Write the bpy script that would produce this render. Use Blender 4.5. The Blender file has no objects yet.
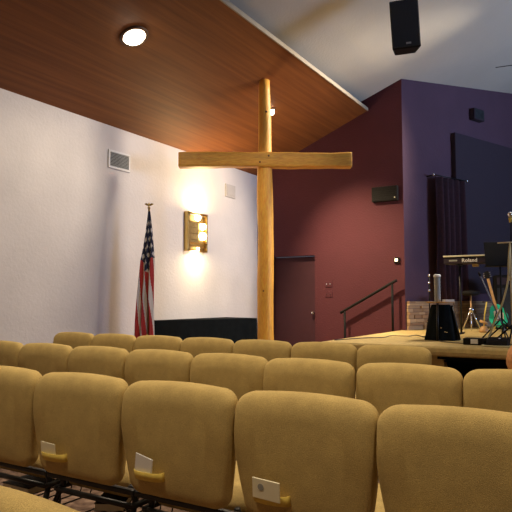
import bpy, bmesh, math, random
from mathutils import Vector, Matrix
random.seed(4)
sc = bpy.context.scene
COL = sc.collection
PI = math.pi

# ---------------------------------------------------------------- materials
def mat(name, col, rough=.6, metal=0, var=.0, vscale=8, bump=0, bscale=60, emit=None, estr=0, fine=0, stretch=None, sheen=0, col2=None):
    m = bpy.data.materials.new(name); m.use_nodes = True
    nt = m.node_tree; N = nt.nodes; L = nt.links
    b = N['Principled BSDF']
    b.inputs['Roughness'].default_value = rough
    b.inputs['Metallic'].default_value = metal
    c = (*col, 1)
    b.inputs['Base Color'].default_value = c
    tc = N.new('ShaderNodeTexCoord')
    mp = N.new('ShaderNodeMapping'); L.new(tc.outputs['Object'], mp.inputs['Vector'])
    if stretch: mp.inputs['Scale'].default_value = stretch
    if var or col2:
        n = N.new('ShaderNodeTexNoise'); n.inputs['Scale'].default_value = vscale; n.inputs['Detail'].default_value = 5
        L.new(mp.outputs[0], n.inputs['Vector'])
        r = N.new('ShaderNodeValToRGB'); r.color_ramp.elements[0].position = .32; r.color_ramp.elements[1].position = .68
        c2 = col2 or tuple(min(1, x*(1+var)) for x in col)
        r.color_ramp.elements[0].color = (*[x*(1-var) for x in col], 1); r.color_ramp.elements[1].color = (*c2, 1)
        L.new(n.outputs['Fac'], r.inputs['Fac'])
        out = r.outputs['Color']
        if fine:
            n2 = N.new('ShaderNodeTexNoise'); n2.inputs['Scale'].default_value = fine; n2.inputs['Detail'].default_value = 3
            L.new(mp.outputs[0], n2.inputs['Vector'])
            mx = N.new('ShaderNodeMix'); mx.data_type = 'RGBA'; mx.blend_type = 'OVERLAY'; mx.inputs['Factor'].default_value = .55
            L.new(out, mx.inputs['A']); L.new(n2.outputs['Fac'], mx.inputs['B']); out = mx.outputs['Result']
        L.new(out, b.inputs['Base Color'])
    if bump:
        n3 = N.new('ShaderNodeTexNoise'); n3.inputs['Scale'].default_value = bscale; n3.inputs['Detail'].default_value = 4
        L.new(mp.outputs[0], n3.inputs['Vector'])
        bp = N.new('ShaderNodeBump'); bp.inputs['Strength'].default_value = bump; bp.inputs['Distance'].default_value = .02
        L.new(n3.outputs['Fac'], bp.inputs['Height']); L.new(bp.outputs[0], b.inputs['Normal'])
    if sheen:
        b.inputs['Sheen Weight'].default_value = sheen
        b.inputs['Sheen Tint'].default_value = (*[min(1, x*2.0) for x in col], 1)
    if emit:
        b.inputs['Emission Color'].default_value = (*emit, 1); b.inputs['Emission Strength'].default_value = estr
    return m

M = {}
M['wall'] = mat('white_plaster', (.66, .605, .56), .9, var=.05, vscale=1.5, bump=.22, bscale=28)
M['purple'] = mat('burgundy_paint', (.076, .0125, .022), .85, var=.06, vscale=2, bump=.3, bscale=35)
M['daylit'] = mat('burgundy_paint_daylit', (.080, .036, .058), .85, var=.06, vscale=2, bump=.3, bscale=35)  # same burgundy paint; blue daylight on this wall tinted into its base
M['ceiling'] = mat('ceiling_paint', (.58, .53, .43), .9, var=.04, vscale=1.2, bump=.12, bscale=30)
M['fascia'] = mat('fascia_paint', (.30, .25, .18), .8, var=.04)
M['door'] = mat('door_paint', (.050, .010, .020), .8, var=.05)
M['fabric'] = mat('tan_chair_fabric', (.46, .320, .108), .95, var=.10, vscale=14, fine=420, bump=.3, bscale=500, sheen=.25)
M['fabric2'] = mat('tan_chair_fabric_seat', (.48, .34, .12), .95, var=.12, vscale=30, fine=420, bump=.5, bscale=500, sheen=.3)
M['pocketf'] = mat('yellow_lit_pocket_fabric', (.72, .52, .10), .9, var=.1, vscale=40)  # lamp light on the pocket put into the brighter yellow base
M['steel'] = mat('black_steel', (.02, .018, .016), .4, metal=.5, var=.1)
M['black'] = mat('black_plastic', (.011, .010, .010), .6, var=.15)
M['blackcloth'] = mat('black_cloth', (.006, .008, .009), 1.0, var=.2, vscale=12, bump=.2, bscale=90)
for k_ in ('black', 'blackcloth'): M[k_].node_tree.nodes['Principled BSDF'].inputs['Specular IOR Level'].default_value = .12
M['grille'] = mat('speaker_grille', (.006, .008, .01), .6, var=.3, vscale=200, bump=.4, bscale=300)
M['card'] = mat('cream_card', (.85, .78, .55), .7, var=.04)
M['cardw'] = mat('white_paper', (.85, .84, .8), .7, var=.02)
M['log'] = mat('peeled_log', (.80, .40, .055), .5, var=.16, vscale=5, stretch=(3, 3, .45), fine=30, bump=.25, bscale=12)
M['beam'] = mat('peeled_beam', (.72, .36, .055), .5, var=.15, vscale=5, stretch=(.45, 3, 3), fine=30, bump=.25, bscale=12)
M['knot'] = mat('wood_knot', (.10, .04, .012), .6, var=.1)
M['gold'] = mat('brass', (.62, .43, .14), .28, metal=1, var=.12, vscale=6)
M['goldd'] = mat('aged_brass', (.40, .28, .11), .45, metal=.8, var=.2, vscale=14)
M['chrome'] = mat('chrome', (.75, .75, .78), .2, metal=1, var=.05)
M['whitep'] = mat('white_enamel', (.72, .70, .66), .5, var=.03)
M['grey'] = mat('grey_louver', (.33, .33, .30), .7, var=.05)
M['platep'] = mat('plate_paint', (.50, .45, .40), .7, var=.03)
M['screen'] = mat('dark_acoustic_panel', (.030, .018, .028), .9, var=.12, vscale=60, bump=.2, bscale=200)
M['curtain'] = mat('maroon_velvet', (.028, .007, .013), .95, var=.25, vscale=20, sheen=.3)
M['green'] = mat('teal_lacquer', (.03, .50, .31), .25, var=.1)
M['maple'] = mat('maple_wood', (.50, .28, .11), .4, var=.15, vscale=20)
M['cable'] = mat('cream_cable', (.55, .48, .25), .6, var=.05)
M['cabled'] = mat('dark_cable', (.04, .03, .02), .6, var=.05)
M['tape'] = mat('pale_tape', (.80, .76, .6), .6, var=.04)
M['skin'] = mat('skin', (.62, .30, .16), .55, var=.06, vscale=20)
M['hair'] = mat('ginger_hair', (.50, .215, .065), .6, var=.2, vscale=60, bump=.3, bscale=200)
M['shirt'] = mat('blue_cotton', (.08, .13, .3), .9, var=.08)
M['trouser'] = mat('grey_cotton', (.1, .1, .11), .9, var=.08)
M['shoe'] = mat('brown_leather', (.12, .06, .03), .5, var=.08)
M['eyew'] = mat('eye_white', (.8, .8, .78), .3, var=.01)
M['red'] = mat('flag_red', (.50, .035, .03), .8, var=.08)
M['white'] = mat('flag_white', (.72, .66, .58), .8, var=.05)
M['navy'] = mat('flag_navy', (.012, .016, .045), .8, var=.08)
M['bulb'] = mat('lit_bulb', (1, .9, .7), .4, emit=(1, .90, .68), estr=26)
M['bulb2'] = mat('lit_sconce_globe', (1, .85, .55), .4, emit=(1, .84, .50), estr=14)
M['led'] = mat('lit_indicator', (1, .8, .5), .4, emit=(1, .8, .5), estr=3.0)
M['glass'] = mat('assumed_window_glow', (.7, .8, 1), .3, emit=(.55, .72, 1), estr=1.2)  # glow for the pane of an assumed window out of view

# stage carpet, hall carpet, wood ceiling, stone
M['stage'] = mat('tan_stage_carpet', (.60, .43, .155), .98, var=.12, vscale=14, fine=300, bump=.5, bscale=350)
M['floor'] = mat('brown_hall_carpet', (.17, .085, .055), .95, var=.5, vscale=16, col2=(.30, .19, .13), bump=.4, bscale=250)

def wood_ceiling():
    m = bpy.data.materials.new('stained_plank_ceiling'); m.use_nodes = True
    nt = m.node_tree; N = nt.nodes; L = nt.links; b = N['Principled BSDF']
    tc = N.new('ShaderNodeTexCoord')
    mp = N.new('ShaderNodeMapping'); mp.inputs['Scale'].default_value = (14, .5, 14); L.new(tc.outputs['Object'], mp.inputs[0])
    n = N.new('ShaderNodeTexNoise'); n.inputs['Scale'].default_value = 1.3; n.inputs['Detail'].default_value = 6; L.new(mp.outputs[0], n.inputs['Vector'])
    r = N.new('ShaderNodeValToRGB'); r.color_ramp.elements[0].position = .3; r.color_ramp.elements[1].position = .72
    r.color_ramp.elements[0].color = (.155, .046, .010, 1); r.color_ramp.elements[1].color = (.24, .080, .017, 1)
    L.new(n.outputs['Fac'], r.inputs['Fac'])
    sx = N.new('ShaderNodeSeparateXYZ'); L.new(tc.outputs['Object'], sx.inputs[0])
    ma = N.new('ShaderNodeMath'); ma.operation = 'MULTIPLY'; ma.inputs[1].default_value = 7.5; L.new(sx.outputs['X'], ma.inputs[0])
    fr = N.new('ShaderNodeMath'); fr.operation = 'FRACT'; L.new(ma.outputs[0], fr.inputs[0])
    lt = N.new('ShaderNodeMath'); lt.operation = 'LESS_THAN'; lt.inputs[1].default_value = .05; L.new(fr.outputs[0], lt.inputs[0])
    mx = N.new('ShaderNodeMix'); mx.data_type = 'RGBA'; mx.blend_type = 'MULTIPLY'; mx.inputs['B'].default_value = (.80, .78, .76, 1)
    L.new(lt.outputs[0], mx.inputs['Factor']); L.new(r.outputs[0], mx.inputs['A']); L.new(mx.outputs['Result'], b.inputs['Base Color'])
    b.inputs['Roughness'].default_value = .62
    b.inputs['Specular IOR Level'].default_value = .3
    return m
M['woodc'] = wood_ceiling()

def stone_mat():
    m = bpy.data.materials.new('ledge_stone'); m.use_nodes = True
    nt = m.node_tree; N = nt.nodes; L = nt.links; b = N['Principled BSDF']
    tc = N.new('ShaderNodeTexCoord'); g = N.new('ShaderNodeNewGeometry')
    n = N.new('ShaderNodeTexNoise'); n.inputs['Scale'].default_value = 6; n.inputs['Detail'].default_value = 5; L.new(tc.outputs['Object'], n.inputs['Vector'])
    r = N.new('ShaderNodeValToRGB'); r.color_ramp.elements[0].color = (.20, .10, .05, 1); r.color_ramp.elements[1].color = (.50, .34, .19, 1)
    ad = N.new('ShaderNodeMath'); ad.operation = 'ADD'; mu = N.new('ShaderNodeMath'); mu.operation = 'MULTIPLY'; mu.inputs[1].default_value = .75
    L.new(g.outputs['Random Per Island'], mu.inputs[0]); L.new(mu.outputs[0], ad.inputs[0])
    m3 = N.new('ShaderNodeMath'); m3.operation = 'MULTIPLY'; m3.inputs[1].default_value = .35; L.new(n.outputs['Fac'], m3.inputs[0]); L.new(m3.outputs[0], ad.inputs[1])
    L.new(ad.outputs[0], r.inputs['Fac']); L.new(r.outputs[0], b.inputs['Base Color']); b.inputs['Roughness'].default_value = .85
    bp = N.new('ShaderNodeBump'); bp.inputs['Strength'].default_value = .5; bp.inputs['Distance'].default_value = .02
    L.new(n.outputs['Fac'], bp.inputs['Height']); L.new(bp.outputs[0], b.inputs['Normal'])
    return m
M['stone'] = stone_mat()

# ---------------------------------------------------------------- mesh helpers
def obj(name, bm, m, parent=None, loc=None, rot=None, smooth=False, bevel=0, seg=2, label=None):
    bmesh.ops.recalc_face_normals(bm, faces=bm.faces)
    me = bpy.data.meshes.new(name); bm.to_mesh(me); bm.free()
    for mm in (m if isinstance(m, (list, tuple)) else [m]): me.materials.append(mm)
    if smooth:
        for p in me.polygons: p.use_smooth = True
    o = bpy.data.objects.new(name, me); COL.objects.link(o)
    if loc is not None: o.location = loc
    if rot is not None: o.rotation_euler = rot
    if parent is not None: o.parent = parent
    if bevel:
        md = o.modifiers.new('b', 'BEVEL'); md.width = bevel; md.segments = seg; md.limit_method = 'ANGLE'; md.angle_limit = math.radians(35)
    if label: o['label'] = label
    return o

def tag(o, label, cat, group=None):
    o['label'] = label; o['category'] = cat
    if group: o['group'] = group
    return o

def thing(name, label, cat, loc=(0, 0, 0), rotz=0, group=None):
    o = bpy.data.objects.new(name, None); COL.objects.link(o); o.empty_display_size = .05
    o.location = loc; o.rotation_euler = (0, 0, rotz)
    return tag(o, label, cat, group)

def struct(name, bm, m, **k):
    o = obj(name, bm, m, **k); o['kind'] = 'structure'; return o

def box(bm, x0, x1, y0, y1, z0, z1, mi=0, M4=None):
    vs = [Vector((x, y, z)) for z in (z0, z1) for y in (y0, y1) for x in (x0, x1)]
    if M4: vs = [M4 @ v for v in vs]
    v = [bm.verts.new(p) for p in vs]
    for f in ((0, 1, 3, 2), (4, 6, 7, 5), (0, 4, 5, 1), (2, 3, 7, 6), (0, 2, 6, 4), (1, 5, 7, 3)):
        fc = bm.faces.new([v[i] for i in f]); fc.material_index = mi
    return bm
def B(*a, **k): return box(bmesh.new(), *a, **k)

def tube(bm, pts, r, n=10, cap=True, mi=0):
    pts = [Vector(p) for p in pts]
    rs = r if isinstance(r, (list, tuple)) else [r]*len(pts)
    rings = []
    t0 = (pts[1]-pts[0]).normalized()
    up = Vector((0, 0, 1)) if abs(t0.z) < .9 else Vector((1, 0, 0))
    a = t0.cross(up).normalized()
    for i, p in enumerate(pts):
        t = (pts[min(i+1, len(pts)-1)]-pts[max(i-1, 0)]).normalized()
        a = (a - t*a.dot(t)).normalized(); b = t.cross(a)
        rings.append([bm.verts.new(p+(a*math.cos(2*PI*k/n)+b*math.sin(2*PI*k/n))*rs[i]) for k in range(n)])
    for i in range(len(rings)-1):
        for k in range(n):
            f = bm.faces.new((rings[i][k], rings[i][(k+1) % n], rings[i+1][(k+1) % n], rings[i+1][k])); f.material_index = mi
    if cap:
        bm.faces.new(rings[0][::-1]).material_index = mi; bm.faces.new(rings[-1]).material_index = mi
    return bm
def T(pts, r, n=10, **k): return tube(bmesh.new(), pts, r, n, **k)

def lathe(bm, prof, n=24, c=(0, 0, 0), mi=0, M4=None):
    rings = []
    for r, z in prof:
        ring = []
        for k in range(n):
            p = Vector((c[0]+r*math.cos(2*PI*k/n), c[1]+r*math.sin(2*PI*k/n), c[2]+z))
            if M4: p = M4 @ p
            ring.append(bm.verts.new(p))
        rings.append(ring)
    for i in range(len(rings)-1):
        for k in range(n):
            f = bm.faces.new((rings[i][k], rings[i][(k+1) % n], rings[i+1][(k+1) % n], rings[i+1][k])); f.material_index = mi
    bm.faces.new(rings[0][::-1]).material_index = mi; bm.faces.new(rings[-1]).material_index = mi
    return bm
def LA(prof, n=24, **k): return lathe(bmesh.new(), prof, n, **k)

def prism(bm, poly, axis, a, b, mi=0):
    """poly of 2D points extruded along axis from a to b"""
    def P(p, t):
        return {'x': (t, p[0], p[1]), 'y': (p[0], t, p[1]), 'z': (p[0], p[1], t)}[axis]
    lo = [bm.verts.new(P(p, a)) for p in poly]; hi = [bm.verts.new(P(p, b)) for p in poly]
    n = len(poly)
    bm.faces.new(lo[::-1]).material_index = mi; bm.faces.new(hi).material_index = mi
    for i in range(n): bm.faces.new((lo[i], lo[(i+1) % n], hi[(i+1) % n], hi[i])).material_index = mi
    return bm
def PR(*a, **k): return prism(bmesh.new(), *a, **k)

def dup(root, loc, label=None, group=None, rotz=None):
    r = root.copy(); COL.objects.link(r); r.location = loc
    if rotz is not None: r.rotation_euler = (0, 0, rotz)
    if label: r['label'] = label
    if group: r['group'] = group
    for ch in [o for o in COL.objects if o.parent == root]:
        c = ch.copy(); COL.objects.link(c); c.parent = r
        for g in [o for o in COL.objects if o.parent == ch]:
            d = g.copy(); COL.objects.link(d); d.parent = c
    return r

def curvepts(pts, sub=8):
    """catmull-rom"""
    P = [Vector(p) for p in pts]; P = [P[0]*2-P[1]]+P+[P[-1]*2-P[-2]]
    out = []
    for i in range(1, len(P)-2):
        for k in range(sub):
            t = k/sub; a, b, c, d = P[i-1:i+3]
            out.append(.5*((2*b)+(c-a)*t+(2*a-5*b+4*c-d)*t*t+(3*b-a-3*c+d)*t**3))
    out.append(P[-2]); return out

# ---------------------------------------------------------------- room shell
WX, FY = -6.02, 10.0
SL = .405
def zw(x): return 3.62+SL*(x-WX)            # wooden ceiling plane
SC = .375
def zc(x): return 5.02+SC*(x+3.09) if x < 1.5 else 5.02+SC*4.59-SC*(x-1.5)   # painted ceiling
EDGE = -3.72
RX, BY = 8.0, -4.0
W2 = Vector((math.sin(math.radians(21.7)), math.cos(math.radians(21.7)), 0))     # stage wall direction
C0 = Vector((-3.09, FY, 0)); WE = C0+W2*4.6

struct('floor', B(WX-.2, RX+.2, BY-.2, 15.2, -.1, 0), M['floor'])
struct('wall_left', B(WX-.2, WX, BY-.2, FY+.2, 0, 4.0), M['wall'])
poly = [(WX, 0), (-5.70, 0), (-5.70, 2.0), (-4.78, 2.0), (-4.78, 0), (C0.x, 0), (C0.x, zc(C0.x)+.05), (WX, zc(WX)+.05)]
struct('wall_front', PR(poly, 'y', FY, FY+.2), M['purple'])
bm = bmesh.new()
nrm = Vector((-W2.y, W2.x, 0))*.2
vs = []
A0 = C0+Vector((0, .0005, 0))
pts = [A0, WE, WE+nrm, A0+Vector((-.02, .2, 0))]
lo = [bm.verts.new(p) for p in pts]; hi = [bm.verts.new((p.x, p.y, zc(p.x)+.05)) for p in pts]
bm.faces.new(lo[::-1]); bm.faces.new(hi)
for i in range(4): bm.faces.new((lo[i], lo[(i+1) % 4], hi[(i+1) % 4], hi[i]))
struct('wall_stage', bm, M['daylit'])
poly = [(WE.x-.1, 0), (RX, 0), (RX, zc(RX)+.05), (1.5, zc(1.5)+.05), (WE.x-.1, zc(WE.x-.1)+.05)]
struct('wall_back_of_stage', PR(poly, 'y', WE.y, WE.y+.2), M['daylit'])
poly = [(WX-.2, 0), (RX+.2, 0), (RX+.2, zc(RX)), (1.5, zc(1.5)+.05), (WX-.2, zc(WX-.2)+.05)]
struct('wall_rear', PR(poly, 'y', BY-.2, BY), M['wall'])
# right wall with an assumed window opening, unseen
y0, y1, z0, z1 = 7.4, 11.4, 1.9, 3.7
bm = bmesh.new()
zt = zc(RX)+.1
box(bm, RX, RX+.2, BY, y0, 0, zt); box(bm, RX, RX+.2, y1, WE.y+.2, 0, zt); box(bm, RX, RX+.2, y0, y1, 0, z0); box(bm, RX, RX+.2, y0, y1, z1, zt)
struct('wall_right', bm, M['wall'])
wf = struct('assumed_window_1', B(RX+.10, RX+.12, y0, y1, z0, z1), M['glass'])  # glowing pane of the assumed window
bm = bmesh.new()
for yy in (y0, (y0+y1)/2-.03, y1-.06): box(bm, RX+.04, RX+.16, yy, yy+.06, z0, z1)
box(bm, RX+.04, RX+.16, y0, y1, z0, z0+.06); box(bm, RX+.04, RX+.16, y0, y1, z1-.06, z1)
obj('assumed_window_frame', bm, M['whitep'], wf)
# ceilings
poly = [(WX+.001, zw(WX)), (EDGE, zw(EDGE)), (EDGE, zw(EDGE)+.04), (WX+.001, zw(WX)+.04)]
struct('ceiling', PR(poly, 'y', BY+.001, FY-.001), M['woodc'])
poly = [(WX-.2, zc(WX-.2)), (1.5, zc(1.5)), (RX+.2, zc(RX+.2)), (RX+.2, zc(RX+.2)+.15), (1.5, zc(1.5)+.15), (WX-.2, zc(WX-.2)+.15)]
struct('ceiling', PR(poly, 'y', BY, WE.y+.2), M['ceiling'])
struct('trim_1', B(EDGE+.0005, EDGE+.02, BY+.001, FY-.001, zw(EDGE)-.003, zw(EDGE)+.055), M['fascia'])
# door
d = struct('door_1', B(-5.70, -4.78, FY+.10, FY+.145, .01, 1.985), M['door'])
obj('door_handle', LA([(.008, 0), (.010, .03), (.028, .04), (.03, .06), (.018, .075)], 16, M4=Matrix.Translation((-4.85, FY+.10, .93)) @ Matrix.Rotation(PI/2, 4, 'X')), M['chrome'], d, smooth=True, label='round chrome door knob')
struct('baseboard_left', B(WX, WX+.015, BY, FY-.02, 0, .1), M['black'])

# ---------------------------------------------------------------- stage
SZ = .66
bm = bmesh.new()
# nosing with rounded lip
prof = [(6.95, .55), (6.79, .55), (6.765, .565), (6.755, .60), (6.765, .64), (6.79, SZ), (14.2, SZ), (14.2, .55)]
prism(bm, prof, 'x', -3.16, 6.5)
st = struct('stage', bm, M['stage'])
bm = bmesh.new()
prism(bm, [(-3.10, 0), (-1.55, 0), (-1.72, .55), (-3.10, .55)], 'y', 6.86, 6.98)
box(bm, -3.10, -3.0, 6.98, FY-.02, 0, .55)
obj('stage_fascia', bm, M['stage'], st)
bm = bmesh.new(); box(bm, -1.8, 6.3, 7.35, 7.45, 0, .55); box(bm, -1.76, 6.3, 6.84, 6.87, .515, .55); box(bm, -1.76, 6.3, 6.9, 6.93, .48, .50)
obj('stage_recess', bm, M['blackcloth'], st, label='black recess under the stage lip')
bm = bmesh.new()
for i in range(3): box(bm, -4.35+i*.38, -3.16, 9.0, FY-.005, i*.165, (i+1)*.165)
sp = struct('stage_steps', bm, M['stage'])

# stone ledge at the foot of the stage wall
bm = bmesh.new(); ROTW = Matrix.Translation(C0) @ Matrix.Rotation(math.radians(90-21.7), 4, 'Z')   # local x along wall, local -y towards room
z = SZ
rr = random.Random(2)
while z < 1.13:
    h = rr.uniform(.045, .075); h = min(h, 1.15-z)
    x = .03
    while x < 4.3:
        l = rr.uniform(.14, .42); dpt = rr.uniform(.03, .07)
        box(bm, x, min(x+l, 4.4)-.006, -dpt, -.001, z+.003, z+h-.003, M4=ROTW); x += l
    z += h
struct('trim_2', bm, M['stone'])

# wall panel, curtain, small wall box on the stage wall
def wobj(name, bm, m, **k): return obj(name, bm, m, **k)
w = wobj('acoustic_panel', B(1.40, 4.2, -.10, -.001, 1.3, 4.29, M4=ROTW), M['screen'], bevel=.01)
tag(w, 'large dark rectangular panel on the plum wall behind the keyboard', 'wall panel')
t = thing('curtain', 'narrow dark maroon pleated curtain hanging on the stage wall', 'curtain', (0, 0, 0))
def pleats(x0, x1, z0, z1, n, amp, yoff, M4, nx=90):
    bm = bmesh.new(); rows = []
    for j in range(9):
        zz = z0+(z1-z0)*j/8; row = []
        for i in range(nx+1):
            s = i/nx; a = amp*(1.15-.4*j/8)
            row.append(bm.verts.new(M4 @ Vector((x0+(x1-x0)*s, yoff+a*math.sin(s*n*2*PI+.3*math.sin(j))+.3*a*math.sin(s*n*5.1), zz))))
        rows.append(row)
    for j in range(8):
        for i in range(nx): bm.faces.new((rows[j][i], rows[j][i+1], rows[j+1][i+1], rows[j+1][i]))
    return bm
c = obj('drape', pleats(.70, 1.55, 1.18, 3.36, 5, .05, -.17, ROTW), M['curtain'], t, smooth=True)
sd = c.modifiers.new('s', 'SOLIDIFY'); sd.thickness = .008
obj('curtain_rod', T([ROTW @ Vector((.62, -.17, 3.38)), ROTW @ Vector((1.64, -.17, 3.38))], .011), M['steel'], t, smooth=True)
for xx in (.62, 1.64):
    p = ROTW @ Vector((xx, -.17, 3.38))
    obj('finial', LA([(.001, -.025), (.018, -.018), (.026, 0), (.018, .018), (.001, .025)], 12, c=p), M['chrome'], t, smooth=True)
    obj('rod_bracket', B(xx-.01+(.04 if xx < 1 else -.04), xx+.01+(.04 if xx < 1 else -.04), -.17, -.001, 3.365, 3.385, M4=ROTW), M['steel'], t)
t = thing('wall_speaker', 'small dark square speaker high on the plum stage wall', 'speaker')
obj('cabinet', B(2.02, 2.36, -.12, -.001, 4.66, 4.88, M4=ROTW), M['screen'], t, bevel=.008)
obj('grille', B(2.04, 2.34, -.126, -.121, 4.68, 4.86, M4=ROTW), M['grille'], t)

# front-wall bits
t = thing('air_grille', 'black rectangular wall unit high on the burgundy wall near the corner', 'vent')
obj('frame', PR([(-3.63, 2.88), (-3.17, 2.88), (-3.17, 3.14), (-3.63, 3.14)], 'y', FY-.09, FY-.001), M['black'], t, bevel=.01)
bm = bmesh.new()
for k in range(6): box(bm, -3.60, -3.20, FY-.10, FY-.091, 2.905+k*.037, 2.925+k*.037)
obj('louvers', bm, M['black'], t)
obj('indicator_light', LA([(.012, 0), (.012, .006)], 10, M4=Matrix.Translation((-3.21, FY-.101, 2.93)) @ Matrix.Rotation(PI/2, 4, 'X')), M['tape'], t)
t = thing('wall_sensor', 'small lit square device on the burgundy wall above the handrail', 'switch')
obj('housing', B(-3.27, -3.17, FY-.03, FY-.001, 1.80, 1.90), M['black'], t, bevel=.006)
obj('lamp', B(-3.25, -3.20, FY-.036, FY-.029, 1.83, 1.88), M['led'], t, bevel=.004)
for zz, lb in ((1.46, 'upper burgundy switch plate between door and handrail, shiny toggle'), (1.28, 'lower burgundy switch plate between door and handrail')):
    t = thing('switch_plate', lb, 'switch', group='switch plates beside the purple door')
    obj('plate', B(-4.575, -4.425, FY-.012, FY-.001, zz-.055, zz+.055), M['purple'], t, bevel=.004)
    for k in (-1, 1): obj('toggle', B(-4.5+k*.035-.008, -4.5+k*.035+.008, FY-.022, FY-.011, zz-.012, zz+.012), M['chrome'] if zz > 1.4 else M['door'], t)
t = thing('handrail', 'dark sloping metal handrail against the burgundy wall beside the stage', 'handrail')
ry = FY-.13
lo_, hi_ = Vector((-4.17, ry, .97)), Vector((-3.22, ry, 1.49))
obj('rail', T([lo_+Vector((-.05, 0, -.025)), lo_, hi_, hi_+Vector((.03, 0, .01))], .024), M['black'], t, smooth=True)
bm = T([lo_+Vector((.03, 0, .01)), (lo_.x+.03, ry, .0)], .02); obj('post', bm, M['black'], t, smooth=True)
bm = T([hi_+Vector((-.05, 0, -.03)), (hi_.x-.05, ry, .50)], .02); obj('post', bm, M['black'], t, smooth=True)

# left-wall bits
t = thing('wall_vent', 'grey louvered air vent in a white frame on the left wall', 'vent')
x = WX
bm = bmesh.new()
for a in ((5.95, 6.38, 3.02, 3.05), (5.95, 6.38, 3.25, 3.28), (5.95, 5.98, 3.05, 3.25), (6.35, 6.38, 3.05, 3.25)): box(bm, x+.001, x+.022, *a)
obj('frame', bm, M['whitep'], t, bevel=.003)
obj('duct', B(x+.001, x+.004, 5.98, 6.35, 3.05, 3.25), M['black'], t)
bm = bmesh.new()
for k in range(10):
    zz = 3.052+k*.02; prism(bm, [(x+.005, zz+.012), (x+.018, zz), (x+.018, zz+.006), (x+.005, zz+.018)], 'y', 5.98, 6.35)
obj('louvers', bm, M['grey'], t)
t = thing('wall_vent', 'small wall-coloured cover plate above and right of the sconce', 'vent')
obj('frame', B(x+.001, x+.02, 8.86, 9.18, 3.04, 3.28), M['platep'], t, bevel=.006)
obj('cover', B(x+.021, x+.028, 8.90, 9.14, 3.08, 3.24), M['platep'], t, bevel=.003)

# sconce
t = thing('wall_sconce', 'brass rectangular wall sconce with glowing round globes on the left wall', 'wall lamp')
sy0, sy1, sz0, sz1, sx = 7.68, 8.22, 1.97, 2.62, WX+.085
bm = bmesh.new()
box(bm, WX+.001, WX+.02, sy0+.02, sy1-.02, sz0+.04, sz1-.04)
obj('back_plate', bm, M['goldd'], t)
bm = bmesh.new()
for a, b in ((sz0, sz0+.035), (sz0+.075, sz0+.095), (sz0+.13, sz0+.15), (sz1-.17, sz1-.155), (sz1-.035, sz1)): box(bm, sx-.012, sx, sy0, sy1, a, b)
box(bm, sx-.012, sx, sy0, sy0+.04, sz0, sz1); box(bm, sx-.012, sx, sy1-.03, sy1, sz0, sz1)
box(bm, WX+.001, sx-.012, sy0, sy0+.012, sz0, sz1); box(bm, WX+.001, sx-.012, sy1-.012, sy1, sz0, sz1)
obj('frame', bm, M['gold'], t, bevel=.003)
bm = bmesh.new(); box(bm, sx-.03, sx-.02, sy0+.04, sy0+.31, sz0+.15, sz1-.17)
for k in range(3): box(bm, sx-.02, sx-.008, sy0+.04, sy0+.31, sz0+.20+k*.10, sz0+.212+k*.10)
obj('panel', bm, M['goldd'], t, bevel=.002)
gl = [(sy1-.24, sz1-.075, .055), (sy1-.10, sz1-.21, .060), (sy1-.10, sz1-.375, .070)]
for gy, gz, r in gl:
    prof = [(r*math.cos(a), r*math.sin(a)) for a in [(-PI/2+.05)+(PI-.1)*k/10 for k in range(11)]]
    obj('globe', LA(prof, 20, c=(sx-.035, gy, gz)), M['bulb2'], t, smooth=True)
obj('lower_bulb', LA([(.005, -.03), (.03, 0), (.005, .03)], 14, c=(WX+.06, (sy0+sy1)/2+.03, sz0+.06)), M['bulb2'], t, smooth=True)

# recessed ceiling lamps in the wood ceiling
nw = Vector((-SL, 0, 1)).normalized()
Rw = Matrix.Rotation(-math.atan(SL), 4, 'Y')
def can(y, r, label, x=-4.62):
    t = thing('ceiling_light', label, 'ceiling lamp', (x, y, zw(x)), group='round lamps in the wooden ceiling')
    obj('trim_ring', LA([(r*1.0, -.002), (r*1.25, -.002), (r*1.22, -.02), (r*1.0, -.02)], 28, M4=Rw), M['woodtrim'], t, smooth=True)
    obj('bulb', LA([(r*.98, -.002), (r*.95, -.02), (r*.75, -.05), (r*.4, -.075), (r*.05, -.08)], 24, M4=Rw), M['bulb'], t, smooth=True)
M['woodtrim'] = mat('bronze_trim', (.10, .045, .02), .5, metal=.3, var=.1)
can(4.94, .135, 'large glaring round lamp in the wooden ceiling, upper left')
can(8.09, .055, 'small bright round lamp in the wooden ceiling behind the cross top')

# ---------------------------------------------------------------- cross
CA = math.radians(31.2)
t = thing('cross', 'tall wooden log cross rising into the wooden ceiling', 'cross', (-4.243, 7.261, 0), CA)
rp = random.Random(7)
pts, rs = [], []
zt = zw(-4.243)-.005
for k in range(31):
    s = k/30; pts.append((.006*math.sin(s*5)+.004*math.sin(s*17), .006*math.sin(s*7+1), s*zt)); rs.append((.114 if s < .6 else .114-.036*(s-.6)/.4)*(1+.02*math.sin(s*23)+.015*math.sin(s*61)))
post = obj('post', T(pts, rs, 28), M['log'], t, smooth=True)
bm = bmesh.new()
nseg = 40; rings = []
for i in range(nseg+1):
    s = i/nseg; xx = -1.222+2.444*s; hh = .104+.004*math.sin(s*13)+.002*math.sin(s*41); hw = .095+.003*math.sin(s*19)
    ring = []
    for k in range(24):
        a = 2*PI*k/24; ca, sa = math.cos(a), math.sin(a); e = .22
        ring.append(bm.verts.new((xx, -.045+hw*math.copysign(abs(ca)**e, ca), 3.152+hh*math.copysign(abs(sa)**e, sa)+.006*math.sin(s*6))))
    rings.append(ring)
for i in range(nseg):
    for k in range(24): bm.faces.new((rings[i][k], rings[i][(k+1) % 24], rings[i+1][(k+1) % 24], rings[i+1][k]))
bm.faces.new(rings[0]); bm.faces.new(rings[-1])
beam = obj('crossbeam', bm, M['beam'], t, smooth=True, bevel=.004)
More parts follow.
